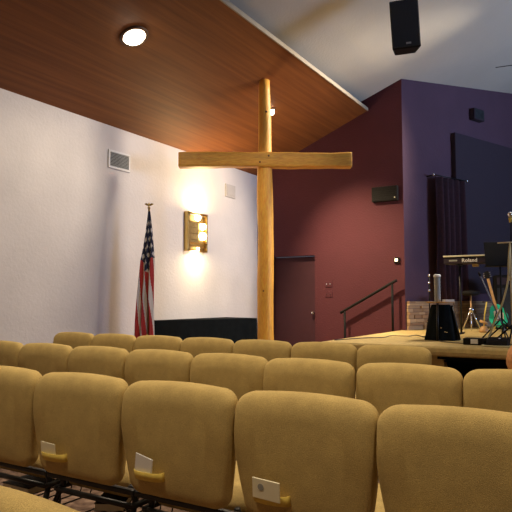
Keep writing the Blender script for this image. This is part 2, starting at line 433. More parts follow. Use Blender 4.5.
for xx, zz in ((.05, 3.20), (-.075, 3.11)):
    obj('bolt', LA([(.014, -.01), (.014, .004), (.008, .008)], 8, M4=Matrix.Translation((xx, -.137, zz)) @ Matrix.Rotation(PI/2, 4, 'X')), M['knot'], beam)
for zz, an in ((1.95, .3), (2.55, -.4), (3.85, .2), (1.3, -.2)):
    rk = .112 if zz < 3 else .085
    obj('knot', LA([(.014, -.012), (.016, .0), (.006, .003)], 8, M4=Matrix.Translation((rk*math.sin(an), -rk*math.cos(an), zz)) @ Matrix.Rotation(PI/2, 4, 'X')), M['knot'], post)

# ---------------------------------------------------------------- flag
FX, FYY = -5.52, 6.254
t = thing('flag_stand', 'american flag hanging furled on a brass-tipped pole by the left wall', 'flag', (FX, FYY, 0))
obj('base', LA([(.16, 0), (.16, .02), (.10, .05), (.04, .07), (.03, .14), (.016, .15)], 28), M['gold'], t, smooth=True)
obj('pole', T([(0, 0, .1), (0, 0, 2.44)], .014, 12), M['gold'], t, smooth=True)
bm = LA([(.008, 2.43), (.02, 2.44), (.02, 2.455), (.008, 2.465), (.012, 2.48), (.014, 2.50), (.006, 2.52)], 14)
# spread eagle wings
for s in (-1, 1):
    prism(bm, [(0, 2.485), (s*.03, 2.515), (s*.065, 2.505), (s*.05, 2.49), (s*.02, 2.475)], 'y', -.006, .006)
f = obj('finial', bm, M['gold'], t, label='brass eagle finial', rot=(0, 0, CA)); 
# furled cloth: pleated sheet
NU, NV = 150, 130
bm = bmesh.new(); uvs = {}; grid = []
RF = Matrix.Rotation(CA, 4, 'Z')
for j in range(NV+1):
    v = j/NV; zz = 2.40-1.80*v; row = []
    wdt = .016+.090*min(1, v/.36)+.050*max(0, (v-.3)/.7)
    cx = .004-.055*v+.012*math.sin(v*6)
    for i in range(NU+1):
        u = i/NU
        ph = u*2*PI*2.5+.9*math.sin(v*5)
        xx = cx+wdt*(1.35*(u-.5)*1.1+.42*math.sin(ph+1.2*v))
        yy = -.02+wdt*.50*math.cos(ph*1.0+.7*v)+wdt*.10*math.sin(ph*3.1)
        drop = .16*v*(1-u)+.02*math.sin(ph)*v if v > 0 else 0
        row.append(bm.verts.new(RF @ Vector((xx, yy, zz-drop))))
    grid.append(row)
def star(a, b):
    return (abs(((a+.5*(int(math.floor(b)) % 2)) % 1)-.5)**1+abs((b % 1)-.5)) < .34
for j in range(NV):
    for i in range(NU):
        u, v = (i+.5)/NU, (j+.5)/NV
        fce = bm.faces.new((grid[j][i], grid[j][i+1], grid[j+1][i+1], grid[j+1][i]))
        if v+.05*math.sin(u*9) < .40:
            mi = 1 if star(u*8, v*17) and v > .05 else 2
        else:
            mi = 0 if int(math.floor((u*1.0+.30*v)*10)) % 2 == 0 else 1
        fce.material_index = mi
fl = obj('flag_cloth', bm, [M['red'], M['white'], M['navy']], t, smooth=True, label='stars and stripes cloth in long folds')
sd = fl.modifiers.new('s', 'SOLIDIFY'); sd.thickness = .003
obj('tassel', LA([(.006, .66), (.02, .60), (.026, .50), (.02, .49)], 12, c=(.05, -.07, .06)), M['gold'], t, smooth=True, label='gold fringe end')

# ---------------------------------------------------------------- black draped furniture
t = thing('draped_table', 'low furniture completely covered in black cloth under the sconce', 'table', (0, 0, 0))
corn = [Vector((-5.99, 6.86)), Vector((-5.93, 6.88)), Vector((-5.17, 8.56)), Vector((-5.22, 8.66)), Vector((-5.97, 8.84))]
obj('top_cloth', PR([tuple(c) for c in corn], 'z', .85, .868), M['blackcloth'], t, bevel=.008)
bm = bmesh.new(); loop = []
for i in range(5):
    a, b = corn[i], corn[(i+1) % 5]; n = max(2, int((b-a).length/.03))
    for k in range(n): loop.append(a.lerp(b, k/n))
rows = []
cen = sum(corn, Vector((0, 0)))/5
for j in range(7):
    q = j/6; row = []
    for i, p in enumerate(loop):
        d = (p-cen).normalized(); inwall = p.x < -5.9
        off = (.012*q*math.sin(i*.9)+.004*q*math.sin(i*2.3)+.012*q) if not inwall else -.01
        row.append(bm.verts.new((p.x+d.x*off, p.y+d.y*off, .858-.85*q)))
    rows.append(row)
for j in range(6):
    for i in range(len(loop)): bm.faces.new((rows[j][i], rows[j][(i+1) % len(loop)], rows[j+1][(i+1) % len(loop)], rows[j+1][i]))
obj('skirt', bm, M['blackcloth'], t, smooth=True)

# ---------------------------------------------------------------- chairs
W = .508
def outline(inset=0, nx=1.0):
    """closed outline (x,z) of the backrest seen from behind: rounded top corners, taper to the bottom"""
    def hw(z): return (.2525 if z > .70 else .2525-.042*((.70-z)/.25)**1.4)-inset
    zt, zb = .88-inset, .455+inset
    rt, rb = max(.064-inset*.5, .02), max(.06-inset*.5, .015)
    pts = []
    # right side upwards
    def arc(cx, cz, r, a0, a1, n): return [(cx+r*math.cos(a0+(a1-a0)*k/n), cz+r*math.sin(a0+(a1-a0)*k/n)) for k in range(n+1)]
    right = arc(hw(zb+rb)-rb, zb+rb, rb, -PI/2, 0, 7)
    for k in range(1, 8):
        z = zb+rb+(zt-rt-zb-rb)*k/8; right.append((hw(z), z))
    # top corner: elliptic, wider than tall
    ra = rt*1.25
    for k in range(0, 10):
        a = PI/2*k/9; right.append((hw(zt-rt)-ra+ra*math.cos(a)**.9 if math.cos(a) > 0 else hw(zt-rt)-ra, zt-rt+(rt-.007)*math.sin(a)))
    top = []
    x1 = hw(zt-rt)-ra
    for k in range(1, 6):
        xx = x1*(1-k/6); top.append((xx, zt-.007+.007*(1-(xx/x1)**2)))
    half = right+top
    pts = half+[(0, zt)]+[(-x, z) for x, z in reversed(half)]
    return pts
def lean(z): return -.10*(z-.88)+(1.5*(z-.70)**2 if z > .70 else 0)-.0486        # rearward lean: bottom sits forward
def backrest():
    bm = bmesh.new()
    layers = [(.09, -.004), (.05, -.0025), (.028, .0), (.015, .004), (.006, .011), (.001, .022), (0, .036), (.002, .052), (.010, .066), (.030, .080), (.06, .087), (.09, .090)]
    rings = []
    for ins, y in layers:
        rings.append([bm.verts.new((x, y+lean(z), z)) for x, z in outline(ins)])
    n = len(rings[0])
    for a, b in zip(rings, rings[1:]):
        for k in range(n): bm.faces.new((a[k], a[(k+1) % n], b[(k+1) % n], b[k]))
    for r in (rings[0], rings[-1]): bm.faces.new(r)
    return bm
def seat():
    bm = bmesh.new()
    layers = [(.05, .375), (.01, .378), (0, .40), (.0, .435), (.012, .458), (.04, .472), (.10, .478)]
    rings = []
    def ol(i):
        x, y0, y1, r = .235-i, .12+i, .57-i, .07
        P = []
        for cx, cy, a0 in ((x-r, y1-r, 0), (-x+r, y1-r, PI/2), (-x+r, y0+r, PI), (x-r, y0+r, 3*PI/2)):
            for k in range(6): a = a0+PI/2*k/5; P.append((cx+r*math.cos(a), cy+r*math.sin(a)))
        return P
    for i, z in layers: rings.append([bm.verts.new((x, y, z)) for x, y in ol(i)])
    n = len(rings[0])
    for a, b in zip(rings, rings[1:]):
        for k in range(n): bm.faces.new((a[k], a[(k+1) % n], b[(k+1) % n], b[k]))
    bm.faces.new(rings[0]); bm.faces.new(rings[-1])
    return bm
def make_chair():
    t = thing('stacking_chair', 'x', 'chair')
    bo = obj('backrest', backrest(), M['fabric'], t, smooth=True)
    obj('seat', seat(), M['fabric2'], t, smooth=True)
    # welt line low on the back
    for s in (-1, 1):
        x = s*.225
        obj('leg', T([(x, .54, .37), (x, .555, 0.003)], .0125), M['steel'], t, smooth=True)
        obj('leg', T([(x*.90, .10, .44), (x*.93, .12, .38), (x*1.0, .085, .30), (x, .01, .003)], .0125), M['steel'], t, smooth=True)
    bm = bmesh.new()
    for s in (-1, 1): tube(bm, [(s*.225, .09, .365), (s*.225, .54, .365)], .012)
    tube(bm, [(-.225, .54, .36), (.225, .54, .36)], .012); tube(bm, [(-.225, .10, .36), (.225, .10, .36)], .012)
    obj('seat_frame', bm, M['steel'], t, smooth=True)
    obj('rear_bar', B(-.252, .252, .06, .085, .415, .440), M['steel'], t, bevel=.008)
    bm = bmesh.new()
    for k in range(6): tube(bm, [(-.17+k*.068, .07, .235), (-.17+k*.068, .40, .235), (-.17+k*.068, .42, .30)], .0035, 6)
    tube(bm, [(-.225, .07, .27), (-.2, .07, .235), (.2, .07, .235), (.225, .07, .27)], .005, 8); tube(bm, [(-.225, .40, .235), (.225, .40, .235)], .005, 8)
    obj('book_rack', bm, M['steel'], t, smooth=True)
    # sewn half-round pocket low on the left of the back (left seen from behind)
    bm = bmesh.new()
    ro, ri = [], []
    zb = .528
    for k in range(15):
        a = PI*k/14; xx = -.098-.066*math.cos(a); yy = -.044*math.sin(a)**.6 if 0 < k < 14 else 0
        ro.append((xx, yy))
    lo = [bm.verts.new((x, y*.75+lean(zb)-.003, zb)) for x, y in ro]
    hi = [bm.verts.new((x, y+lean(zb+.03)-.003, zb+.032)) for x, y in ro]
    for k in range(14): bm.faces.new((lo[k], lo[k+1], hi[k+1], hi[k]))
    bm.faces.new(lo)
    p = obj('card_pocket', bm, M['pocketf'], t, smooth=True, label='small half-round pocket')
    sd = p.modifiers.new('s', 'SOLIDIFY'); sd.thickness = .003
    return t
chair0 = make_chair(); first = [True]
XA = -2.1546
def chair(cx, y, label, group, rz=0):
    y -= .005
    if first[0]:
        first[0] = False; chair0.location = (cx, y, 0); chair0['label'] = label; chair0['group'] = group; chair0.rotation_euler = (0, 0, rz)
        return chair0
    return dup(chair0, (cx, y, 0), label, group, rz)
ordn = ['leftmost', 'second from left', 'third from left', 'fourth from left', 'fifth from left', 'sixth from left', 'rightmost']
RA = [(-1, .0, 'tan fabric chair of the closest full row, cut by the left edge'),
      (0, 0, 'tan fabric chair of the closest full row, second from left, pale card in pocket'),
      (1, .0, 'tan fabric chair of the closest full row, in the middle, white card in yellow pocket'),
      (2, 0.01, 'tan fabric chair of the closest full row, second from right, round-marked card on back'),
      (3, 0, 'tan fabric chair of the closest full row, large at the right edge')]
for n, dy, lb in RA: chair(XA+(n+.5)*W, 1.741+dy, lb, 'chairs of the closest full row')
RB = [(-4, 0, 'tan chair sliver at the left edge in the middle row'), (-3, 0, 'tan chair of the middle row, second from left, below the white wall'),
      (-2, 0, 'tan chair of the middle row, third from left'), (-1, 0, 'tan chair of the middle row, fourth from left'),
      (0, 0, 'tan chair of the middle row, left of the cross foot'), (1, -.03, 'tan chair of the middle row, right of the cross foot'),
      (2, 0, 'tan chair of the middle row, in front of the stage corner'), (3, 0, 'tan chair of the middle row, rightmost, with the child')]
for n, dy, lb in RB: chair(XA+.02+(n+.5)*W, 2.806+dy, lb, 'chairs of the middle row')
for i, n in enumerate(range(-5, 2)):
    lb = ['leftmost', 'second from left, left of the flag', 'third from left, under the flag', 'fourth from left, below the black draped table', 'in front of the cross foot', 'second from right, in front of the purple door', 'rightmost, before the stage steps'][i]
    chair(-2.0565+(n+.5)*W, 3.896, 'tan chair of the farthest row, '+lb, 'chairs of the farthest row', rz=0)
chair(-.63-.5*W+.015, .600, 'nearest tan chair, only its top corner shows at bottom left', 'chair of the nearest row')

# cards in the pockets
def card(cx, y, w_, h_, label, m, tilt, dz=0, hole=False, dx=0, dy=0):
    y -= .005+dy
    bm = bmesh.new(); box(bm, -w_/2, w_/2, -.0025, .0025, 0, h_)
    t = obj('card', bm, m, None, loc=(cx-.112+dx, y+lean(.55)-.030, .545+dz), rot=(math.radians(8), math.radians(tilt), math.radians(0)), bevel=.002)
    tag(t, label, 'card', 'cards in the chair pockets')
    if hole:
        obj('printed_mark', LA([(.011, 0), (.011, .0008)], 18, M4=Matrix.Translation((-.018, -.0027, h_*.6)) @ Matrix.Rotation(PI/2, 4, 'X')), M['grey'], t, label='grey round mark')
    return t
card(XA+.5*W, 1.741, .085, .058, 'pale card in the pocket of the chair near the left edge', M['card'], 3)
card(XA+1.5*W, 1.741, .082, .075, 'white card rising from the yellow pocket of the middle chair', M['cardw'], 12)
card(XA+2.5*W, 1.751, .100, .066, 'cream card with round grey mark on the second chair from right', M['card'], 3, hole=True, dx=.018, dy=.020, dz=.004)

# hymnals in the racks beneath the closest row
def book(x, y, z, w_, d_, h_, label, rz=0, cover=None):
    t = thing('hymnal', label, 'book', (x, y, z), rz, 'hymnals under the closest row')
    bm = bmesh.new(); box(bm, 0, w_, 0, d_, 0, .003); box(bm, 0, w_, 0, d_, h_-.003, h_); box(bm, 0, w_, d_-.003, d_, 0, h_)
    obj('cover', bm, cover or M['black'], t)
    obj('pages', B(.004, w_-.004, .004, d_-.004, .003, h_-.003), M['card'], t)
book(-2.035, 1.965, .2405, .135, .155, .036, 'small black book with cream page edges lying under the closest row', rz=math.radians(29))
book(-2.66, 1.95, .2405, .20, .17, .036, 'black book at far left under the closest row')

# ---------------------------------------------------------------- child on the rightmost chair of the middle row
def skin_mesh(name, verts, edges, radii, m, parent, sub=2):
    me = bpy.data.meshes.new(name); me.from_pydata(verts, edges, [])
    o = bpy.data.objects.new(name, me); COL.objects.link(o); o.parent = parent
    md = o.modifiers.new('skin', 'SKIN'); md.use_smooth_shade = True
    for i, r in enumerate(radii):
        me.skin_vertices[0].data[i].radius = (r, r)
    me.skin_vertices[0].data[0].use_root = True
    s = o.modifiers.new('sub', 'SUBSURF'); s.levels = sub; s.render_levels = sub
    me.materials.append(m); return o
PX, PY = -.362, 2.79
kid = thing('person', 'child seated in the rightmost middle-row chair, only ginger head showing', 'person', (PX, PY, 0))
HC = Vector((0, .155, .905))
# body: pelvis root, torso, arms with hands, legs
V = []; E = []; Rr = []
def av(p, r, frm=None):
    V.append(p); Rr.append(r)
    if frm is not None: E.append((frm, len(V)-1))
    return len(V)-1
pel = av((0, .22, .535), .078); ab = av((0, .20, .61), .074, pel); ch = av((0, .185, .70), .078, ab); ne = av((0, .17, .785), .034, ch); av((0, .165, .84), .036, ne)
for s in (-1, 1):
    sh = av((s*.085, .185, .745), .034, ch); el = av((s*.125, .20, .62), .026, sh); wr = av((s*.09, .31, .565), .019, el); pa = av((s*.075, .345, .56), .020, wr)
    for q in range(4):
        f1 = av((s*.075+(q-1.5)*.012, .368, .558), .0065, pa); f2 = av((s*.075+(q-1.5)*.013, .385-abs(q-1.5)*.003, .550), .0055, f1)
    th = av((s*.075-s*.024, .350, .566), .007, pa); av((s*.075-s*.032, .366, .562), .006, th)
    hp = av((s*.05, .25, .53), .058, pel); kn = av((s*.07, .46, .525), .046, hp); an = av((s*.07, .60, .36), .028, kn); av((s*.07, .66, .345), .027, an)
skin_mesh('body', V, E, Rr, M['skin'], kid, 2)
# clothes: shirt and trousers as slightly larger skins
V = []; E = []; Rr = []
pel = av((0, .215, .57), .086); ab = av((0, .20, .62), .084, pel); ch = av((0, .185, .71), .086, ab)
av((0, .175, .765), .045, ch)
for s in (-1, 1): sh = av((s*.088, .185, .742), .042, ch); av((s*.115, .195, .665), .038, sh)
skin_mesh('shirt', V, E, Rr, M['shirt'], kid, 2)
V = []; E = []; Rr = []
pel = av((0, .225, .545), .084)
for s in (-1, 1): hp = av((s*.052, .27, .535), .064, pel); kn = av((s*.07, .46, .528), .053, hp); av((s*.07, .575, .40), .038, kn)
skin_mesh('trousers', V, E, Rr, M['trouser'], kid, 2)
for s in (-1, 1):
    V = []; E = []; Rr = []
    a = av((s*.07, .60, .352), .034); b = av((s*.07, .665, .338), .034, a); av((s*.07, .70, .335), .028, b)
    skin_mesh('shoe', V, E, Rr, M['shoe'], kid, 2)
# head with face, turned forward
bm = bmesh.new(); bmesh.ops.create_uvsphere(bm, u_segments=32, v_segments=24, radius=1)
for v in bm.verts:
    x, y, z = v.co
    w_ = .078*(1-.18*max(0, -z)); v.co = Vector((x*w_, y*.092, z*.093))
    if y > .3 and z < 0: v.co.y *= 1+.06*(-z)
    # nose
    dn = (x*x*30+(z+.12)**2*22)
    if y > 0: v.co.y += .018*math.exp(-dn*2.0)
    for s in (-1, 1):
        if y > 0: v.co.y -= .008*math.exp(-((x-s*.36)**2*50+(z-.06)**2*60))
    if y > 0: v.co.y += .005*math.exp(-(x*x*14+(z+.46)**2*220))
head = obj('head', bm, M['skin'], kid, loc=HC, smooth=True)
for s in (-1, 1):
    obj('eye', LA([(.001, -.009), (.007, -.006), (.009, 0), (.007, .006), (.001, .009)], 12, c=(s*.028, .079, .005)), M['eyew'], head, smooth=True)
    bm = bmesh.new(); bmesh.ops.create_uvsphere(bm, u_segments=12, v_segments=8, radius=1)
    for v in bm.verts: v.co = Vector((s*.077+v.co.x*.008, v.co.y*.014-.002, v.co.z*.022-.006))
    obj('ear', bm, M['skin'], head, smooth=True)
bm = bmesh.new()
tube(bm, [(-.018, .0845, -.044), (0, .089, -.047), (.018, .0845, -.044)], .004, 6); obj('mouth', bm, M['red'], head, smooth=True)
bm = bmesh.new(); bmesh.ops.create_uvsphere(bm, u_segments=40, v_segments=30, radius=1)
for v in list(bm.verts):
    x, y, z = v.co
    if (y > .25 and z < .45) or z < -.55: bm.verts.remove(v); continue
    n = 1+.012*math.sin(x*31+z*9)*math.sin(y*27)
    v.co = Vector((x*.083*n, y*.097*n-.002, z*.098*n+.002))
hr = obj('hair', bm, M['hair'], head, smooth=True, label='short ginger hair')
sd = hr.modifiers.new('s', 'SOLIDIFY'); sd.thickness = .006

# ---------------------------------------------------------------- stage equipment
# hanging loudspeaker
SP = Vector((-2.17, 7.19, 4.60))
t = thing('loudspeaker', 'black loudspeaker hanging below the pale ceiling', 'speaker', SP, math.radians(21))
tl = Matrix.Rotation(math.radians(8), 4, 'X') @ Matrix.Rotation(math.radians(-3.5), 4, 'Y')
bm = bmesh.new(); prism(bm, [(-.175, -.14), (.175, -.14), (.13, .16), (-.13, .16)], 'z', -.30, .29)
for v in bm.verts: v.co = tl @ v.co
obj('cabinet', bm, M['black'], t, bevel=.012)
obj('grille', B(-.165, .165, -.155, -.141, -.285, .275, M4=tl), M['grille'], t, bevel=.012)
bm = bmesh.new()
obj('badge', B(-.005, .055, -.160, -.1555, -.255, -.232, M4=tl), M['grey'], t, bevel=.004, label='small silver badge')
bm = bmesh.new()
dz = zc(SP.x)-SP.z-.002
tube(bm, [(.02, .03, .28), (.02, .03, dz)], .022)
box(bm, -.10, .14, -.02, .08, .29, .34)
obj('bracket', bm, M['black'], t)
# ceiling fan (one blade reaches into the frame)
tip = Vector((-1.127, 7.292, 3.897)); hub = Vector((-.529, 7.39, 3.897))
t = thing('ceiling_fan', 'dark ceiling fan, one thin blade tip at the upper right edge', 'fan', hub)
rad = (tip-hub); Lr = rad.length; ang0 = math.atan2(rad.y, rad.x)
view = (tip-Vector((0, 0, 1.185))).normalized(); rn = rad.normalized()
perp = Vector((-rn.y, rn.x, 0))
vp = (view-rn*view.dot(rn)).normalized(); pitch = math.atan2(vp.z, vp.dot(perp))
if pitch > PI/2: pitch -= PI
if pitch < -PI/2: pitch += PI
for k in range(5):
    MB = Matrix.Rotation(ang0+2*PI*k/5, 4, 'Z') @ Matrix.Rotation(pitch, 4, 'X')
    bm = bmesh.new(); prism(bm, [(.10, -.045), (Lr-.03, -.062), (Lr, -.03), (Lr, .03), (Lr-.03, .062), (.10, .045)], 'z', -.004, .004)
    for v in bm.verts: v.co = MB @ v.co
    obj('blade', bm, M['black'], t)
obj('motor', LA([(.05, -.10), (.11, -.07), (.12, .03), (.05, .08)], 24), M['black'], t, smooth=True)
obj('downrod', T([(0, 0, .07), (0, 0, zc(hub.x)-hub.z-.001)], .014), M['black'], t, smooth=True)

# small draped table with tray, tall grey bottle and paper
TX, TY = -1.965, 7.86
t = thing('draped_stand', 'small black cloth-draped stand with a cream-edged tray on stage', 'table', (TX, TY, SZ))
n = 40; bm = bmesh.new(); rows = []
for j in range(9):
    q = j/8; row = []
    for i in range(n):
        a = 2*PI*i/n; r = (.115+.10*q**.8)*(1+.07*q*math.sin(a*7)+.03*math.sin(a*11+q*3))
        row.append(bm.verts.new((r*math.cos(a), r*.85*math.sin(a), .455-.452*q)))
    rows.append(row)
for j in range(8):
    for i in range(n): bm.faces.new((rows[j][i], rows[j][(i+1) % n], rows[j+1][(i+1) % n], rows[j+1][i]))
bm.faces.new(rows[0])
obj('cloth', bm, M['blackcloth'], t, smooth=True)
obj('tray', LA([(.15, .475), (.175, .478), (.18, .492), (.17, .492), (.165, .484)], 30), M['maple'], t, smooth=True, label='round tray with pale rim')
obj('pole', T([(0, -.20, .002), (0, -.155, .475)], .014), M['steel'], t, smooth=True)
obj('leg', T([(.14, .0, .44), (.235, -.03, .01)], .016), M['steel'], t, smooth=True)
rr = random.Random(5)
for k in range(4):
    a = -PI/2+rr.uniform(-.9, .9); q = rr.uniform(.2, .8); r = .135+.12*q
    bm = B(r*math.cos(a)-.008, r*math.cos(a)+.008, r*.85*math.sin(a)-.012, r*.85*math.sin(a)+.0, .45-.45*q, .45-.45*q+.009); obj('glint', bm, M['chrome'], t)  # chrome chips standing in for light glints on the cloth
t = thing('tall_bottle', 'tall grey ribbed cylinder with a white cap on the draped stand', 'bottle', (TX-.02, TY-.07, SZ+.4845))
bm = bmesh.new(); prof = []
for k in range(17): prof.append((.037+.0025*(k % 2), .02*k))
obj('body', LA(prof, 20), M['grey'], t, smooth=True); obj('cap', LA([(.04, .321), (.046, .325), (.046, .35), (.03, .36)], 20), M['cardw'], t, smooth=True)
o = obj('paper_stack', B(-.055, .06, -.07, .07, 0, .028), M['cardw'], None, loc=(TX+.10, TY-.02, SZ+.4925), rot=(0, 0, .5), bevel=.003)
tag(o, 'small stack of white paper on the draped stand', 'paper')
# thin stand left of it
t = thing('slim_stand', 'slim black stand with pale collars left of the draped stand', 'stand', (-2.238, 8.35, SZ))
obj('pole', T([(0, 0, .0), (0, 0, .86)], .009), M['black'], t, smooth=True)
obj('base', LA([(.11, 0), (.11, .012), (.02, .02)], 20), M['black'], t, smooth=True)
for zz in (.84, .74, .63): obj('collar', T([(0, 0, zz), (0, 0, zz+.03)], .015), M['chrome'], t, smooth=True)

# keyboard
KY = 9.2
t = thing('keyboard', 'stage keyboard seen from behind on its stand', 'keyboard', (-1.66, KY, 0), 0)
obj('case', B(-.58, .62, 0, .32, 1.715, 1.80), M['screen'], t, bevel=.01)
obj('lit_edge', B(-.585, .62, -.012, .03, 1.818, 1.840), M['card'], t, label='gold-lit upper edge', bevel=.004)  # lamp gleam along the case top, coloured in as a pale strip
obj('back_panel', B(-.57, .61, -.004, .02, 1.80, 1.822), M['black'], t)
obj('label_plate', B(-.50, -.38, -.004, 0, 1.75, 1.775), M['grey'], t, bevel=.002)
bm = bmesh.new()
for k in range(34): box(bm, -.56+k*.0345, -.56+k*.0345+.032, .18, .315, 1.80, 1.808)
obj('keys', bm, M['cardw'], t)
cu = bpy.data.curves.new('brand_lettering', 'FONT'); cu.body = 'Roland'; cu.size = .076; cu.extrude = .002; cu.space_character = 1.05; cu.offset = .002
to = bpy.data.objects.new('tmp', cu); COL.objects.link(to)
dg = bpy.context.evaluated_depsgraph_get(); me = bpy.data.meshes.new_from_object(to.evaluated_get(dg)); me.name = 'lettering'
bpy.data.objects.remove(to); me.materials.clear(); me.materials.append(M['cardw'])
lt = bpy.data.objects.new('lettering', me); COL.objects.link(lt); lt.parent = t; lt.location = (-.315, -.004, 1.738); lt.rotation_euler = (PI/2, 0, 0); lt['label'] = 'white lettering on the keyboard back'
obj('clip', B(-.16, -.07, -.03, .02, 1.665, 1.70), M['gold'], t, bevel=.006)
t = thing('keyboard_stand', 'black crossed-leg stand carrying the keyboard', 'stand', (-1.66, KY+.16, SZ))
for s in (-1, 1):
    obj('leg', T([(s*.38, 0, .02), (s*.38, 0, 1.03)], .016), M['steel'], t, smooth=True)
    obj('foot', T([(s*.38, -.2, .014), (s*.38, .2, .014)], .014), M['steel'], t, smooth=True)
    obj('support', T([(s*.38, -.15, 1.04), (s*.38, .15, 1.04)], .014), M['steel'], t, smooth=True)

# music stand with black desk
t = thing('music_stand', 'black music stand desk right of the keyboard', 'music stand', (-1.30, 8.35, SZ), math.radians(25))
dk = Matrix.Translation((0, 0, 1.13)) @ Matrix.Rotation(math.radians(-12), 4, 'X')
bm = bmesh.new(); box(bm, -.20, .22, -.006, .006, -.17, .15, M4=dk); box(bm, -.20, .22, .0, .06, -.176, -.166, M4=dk)
obj('desk', bm, M['black'], t, bevel=.004)
obj('pole', T([(0, .02, .2), (0, .02, 1.1)], .012), M['black'], t, smooth=True)
for k in range(3):
    a = 2*PI*k/3+.4; obj('leg', T([(0, .02, .28), (.26*math.cos(a), .02+.26*math.sin(a), .012)], .009), M['black'], t, smooth=True)

# microphone stands
def mic_stand(px, py, label, h, boomto, pm, group='microphone stands'):
    t = thing('microphone_stand', label, 'microphone stand', (px, py, SZ), 0, group)
    obj('pole', T([(0, 0, .12), (0, 0, h)], .011), pm, t, smooth=True)
    obj('clutch', T([(0, 0, h*.62), (0, 0, h*.62+.05)], .022), pm, t, smooth=True)
    for k in range(3):
        a = 2*PI*k/3+2.6; obj('leg', T([(0, 0, .22), (.28*math.cos(a), .28*math.sin(a), .012)], .010), M['black'], t, smooth=True)
    obj('boom', T([(-boomto[0]*.25, -boomto[1]*.25, h-boomto[2]*.25), (boomto[0], boomto[1], h+boomto[2])], .008), pm, t, smooth=True)
    e = Vector((boomto[0], boomto[1], h+boomto[2])); dv = Vector(boomto).normalized()
    if abs(boomto[2]) < .3: dv = Vector((-.2, -.25, .9)).normalized()
    return t, e, dv
M['creamp'] = mat('cream_metal', (.60, .50, .30), .4, metal=.2, var=.05)
M['boomp'] = mat('blued_steel', (.10, .11, .16), .35, metal=.6, var=.1)
t, e, dv = mic_stand(-1.075, 7.62, 'cream microphone stand at the right edge with a short side arm', 1.20, (-.14, 0, .0), M['creamp'])
obj('upper_pole', T([(.01, 0, 1.18), (.02, .01, 1.47)], .008), M['black'], t, smooth=True)
p = Vector((0, 0, 1.47))
obj('microphone', LA([(.012, 0), (.016, .03), (.022, .05), (.012, .055)], 14, c=(.01, 0, 1.44)), M['pocketf'], t, smooth=True, label='yellow-banded microphone body')
obj('microphone_head', LA([(.010, 0), (.026, .015), (.03, .04), (.024, .062), (.006, .072)], 16, c=(.012, 0, 1.495)), M['chrome'], t, smooth=True, label='silver mesh head')
bm = T(curvepts([(0, 0, 1.18), (-.015, -.03, 1.0), (-.03, -.03, .75), (-.10, -.02, .48), (-.20, 0, .25), (-.28, -.05, .02)]), .011, 8)
obj('cable', bm, M['cable'], t, smooth=True, label='cream cable hanging from the arm')
t2, e2, dv2 = mic_stand(-1.22, 7.96, 'black microphone stand with a long boom leaning left across the green guitar', .16, (-.27, .04, .66), M['boomp'])
obj('clip', LA([(.012, 0), (.016, .02), (.012, .05)], 10, M4=Matrix.Translation(e2) @ dv2.to_track_quat('Z', 'Y').to_matrix().to_4x4()), M['black'], t2, smooth=True)

# green guitar on stand
GX, GY = -1.66, 10.55
t = thing('electric_guitar', 'teal green guitar with maple neck leaning on a stand', 'guitar', (GX, GY, SZ), math.radians(8))
GM = Matrix.Translation((0, 0, .06)) @ Matrix.Rotation(math.radians(-10), 4, 'X') @ Matrix.Rotation(math.radians(-13), 4, 'Y')
prof = []
for k in range(48):
    a = 2*PI*k/48
    z = .20+.20*math.sin(a); wz = .155 if math.sin(a) < .0 else .155-.035*math.sin(a)
    waist = 1-.16*math.exp(-((z-.25)/.05)**2)
    prof.append((wz*waist*math.cos(a)*(1.0), z))
bm = bmesh.new(); prism(bm, prof, 'y', -.022, .022)
for v in bm.verts: v.co = GM @ v.co
obj('body', bm, M['green'], t, bevel=.008)
obj('pickguard', PR([(-.07, .12), (.07, .10), (.09, .22), (.03, .30), (-.05, .28)], 'y', -.027, -.023), M['white'], t).matrix_basis = GM
o = obj('neck', B(-.022, .022, -.03, -.012, .30, .84), M['maple'], t, bevel=.004); o.matrix_basis = GM
bm = bmesh.new(); prism(bm, [(-.022, .84), (.022, .84), (.045, .88), (.035, .97), (-.03, .97), (-.042, .88)], 'y', -.028, -.012)
o = obj('headstock', bm, M['black'], t, bevel=.004); o.matrix_basis = GM
bm = bmesh.new()
for s in (-1, 1):
    for k in range(3): tube(bm, [(s*.03, -.02, .87+k*.035), (s*.065, -.02, .87+k*.035)], .006, 6)
o = obj('tuning_pegs', bm, M['chrome'], t, smooth=True); o.matrix_basis = GM
o = obj('bridge', B(-.035, .035, -.034, -.026, .12, .14), M['chrome'], t); o.matrix_basis = GM
t = thing('guitar_stand', 'black and yellow tube stand under the green guitar', 'stand', (GX, GY, SZ), math.radians(8))
for s in (-1, 1):
    obj('leg', T([(0, .12, .52), (s*.16, -.12, .012)], .010), M['steel'], t, smooth=True)
    obj('cradle', T([(s*.10, -.02, .10), (s*.10, -.10, .055), (s*.10, -.13, .10)], .012), M['pocketf'], t, smooth=True)
obj('rear_leg', T([(0, .12, .52), (0, .32, .012)], .010), M['steel'], t, smooth=True)
obj('crossbar', T([(-.13, -.06, .09), (.13, -.06, .09)], .009), M['steel'], t, smooth=True)
# amplifier behind
t = thing('guitar_amplifier', 'large black amplifier standing behind the green guitar', 'amplifier', (-1.50, 11.2, SZ), math.radians(15))
obj('cabinet', B(-.35, .45, 0, .35, 0, .95), M['black'], t, bevel=.02)
obj('grille', B(-.31, .41, -.012, -.001, .05, .72), M['grille'], t)
obj('control_panel', B(-.31, .41, -.012, -.001, .78, .90), M['screen'], t)
obj('handle', T([(-.05, .17, .94), (-.04, .17, .975), (.14, .17, .975), (.15, .17, .94)], .012), M['black'], t, smooth=True)

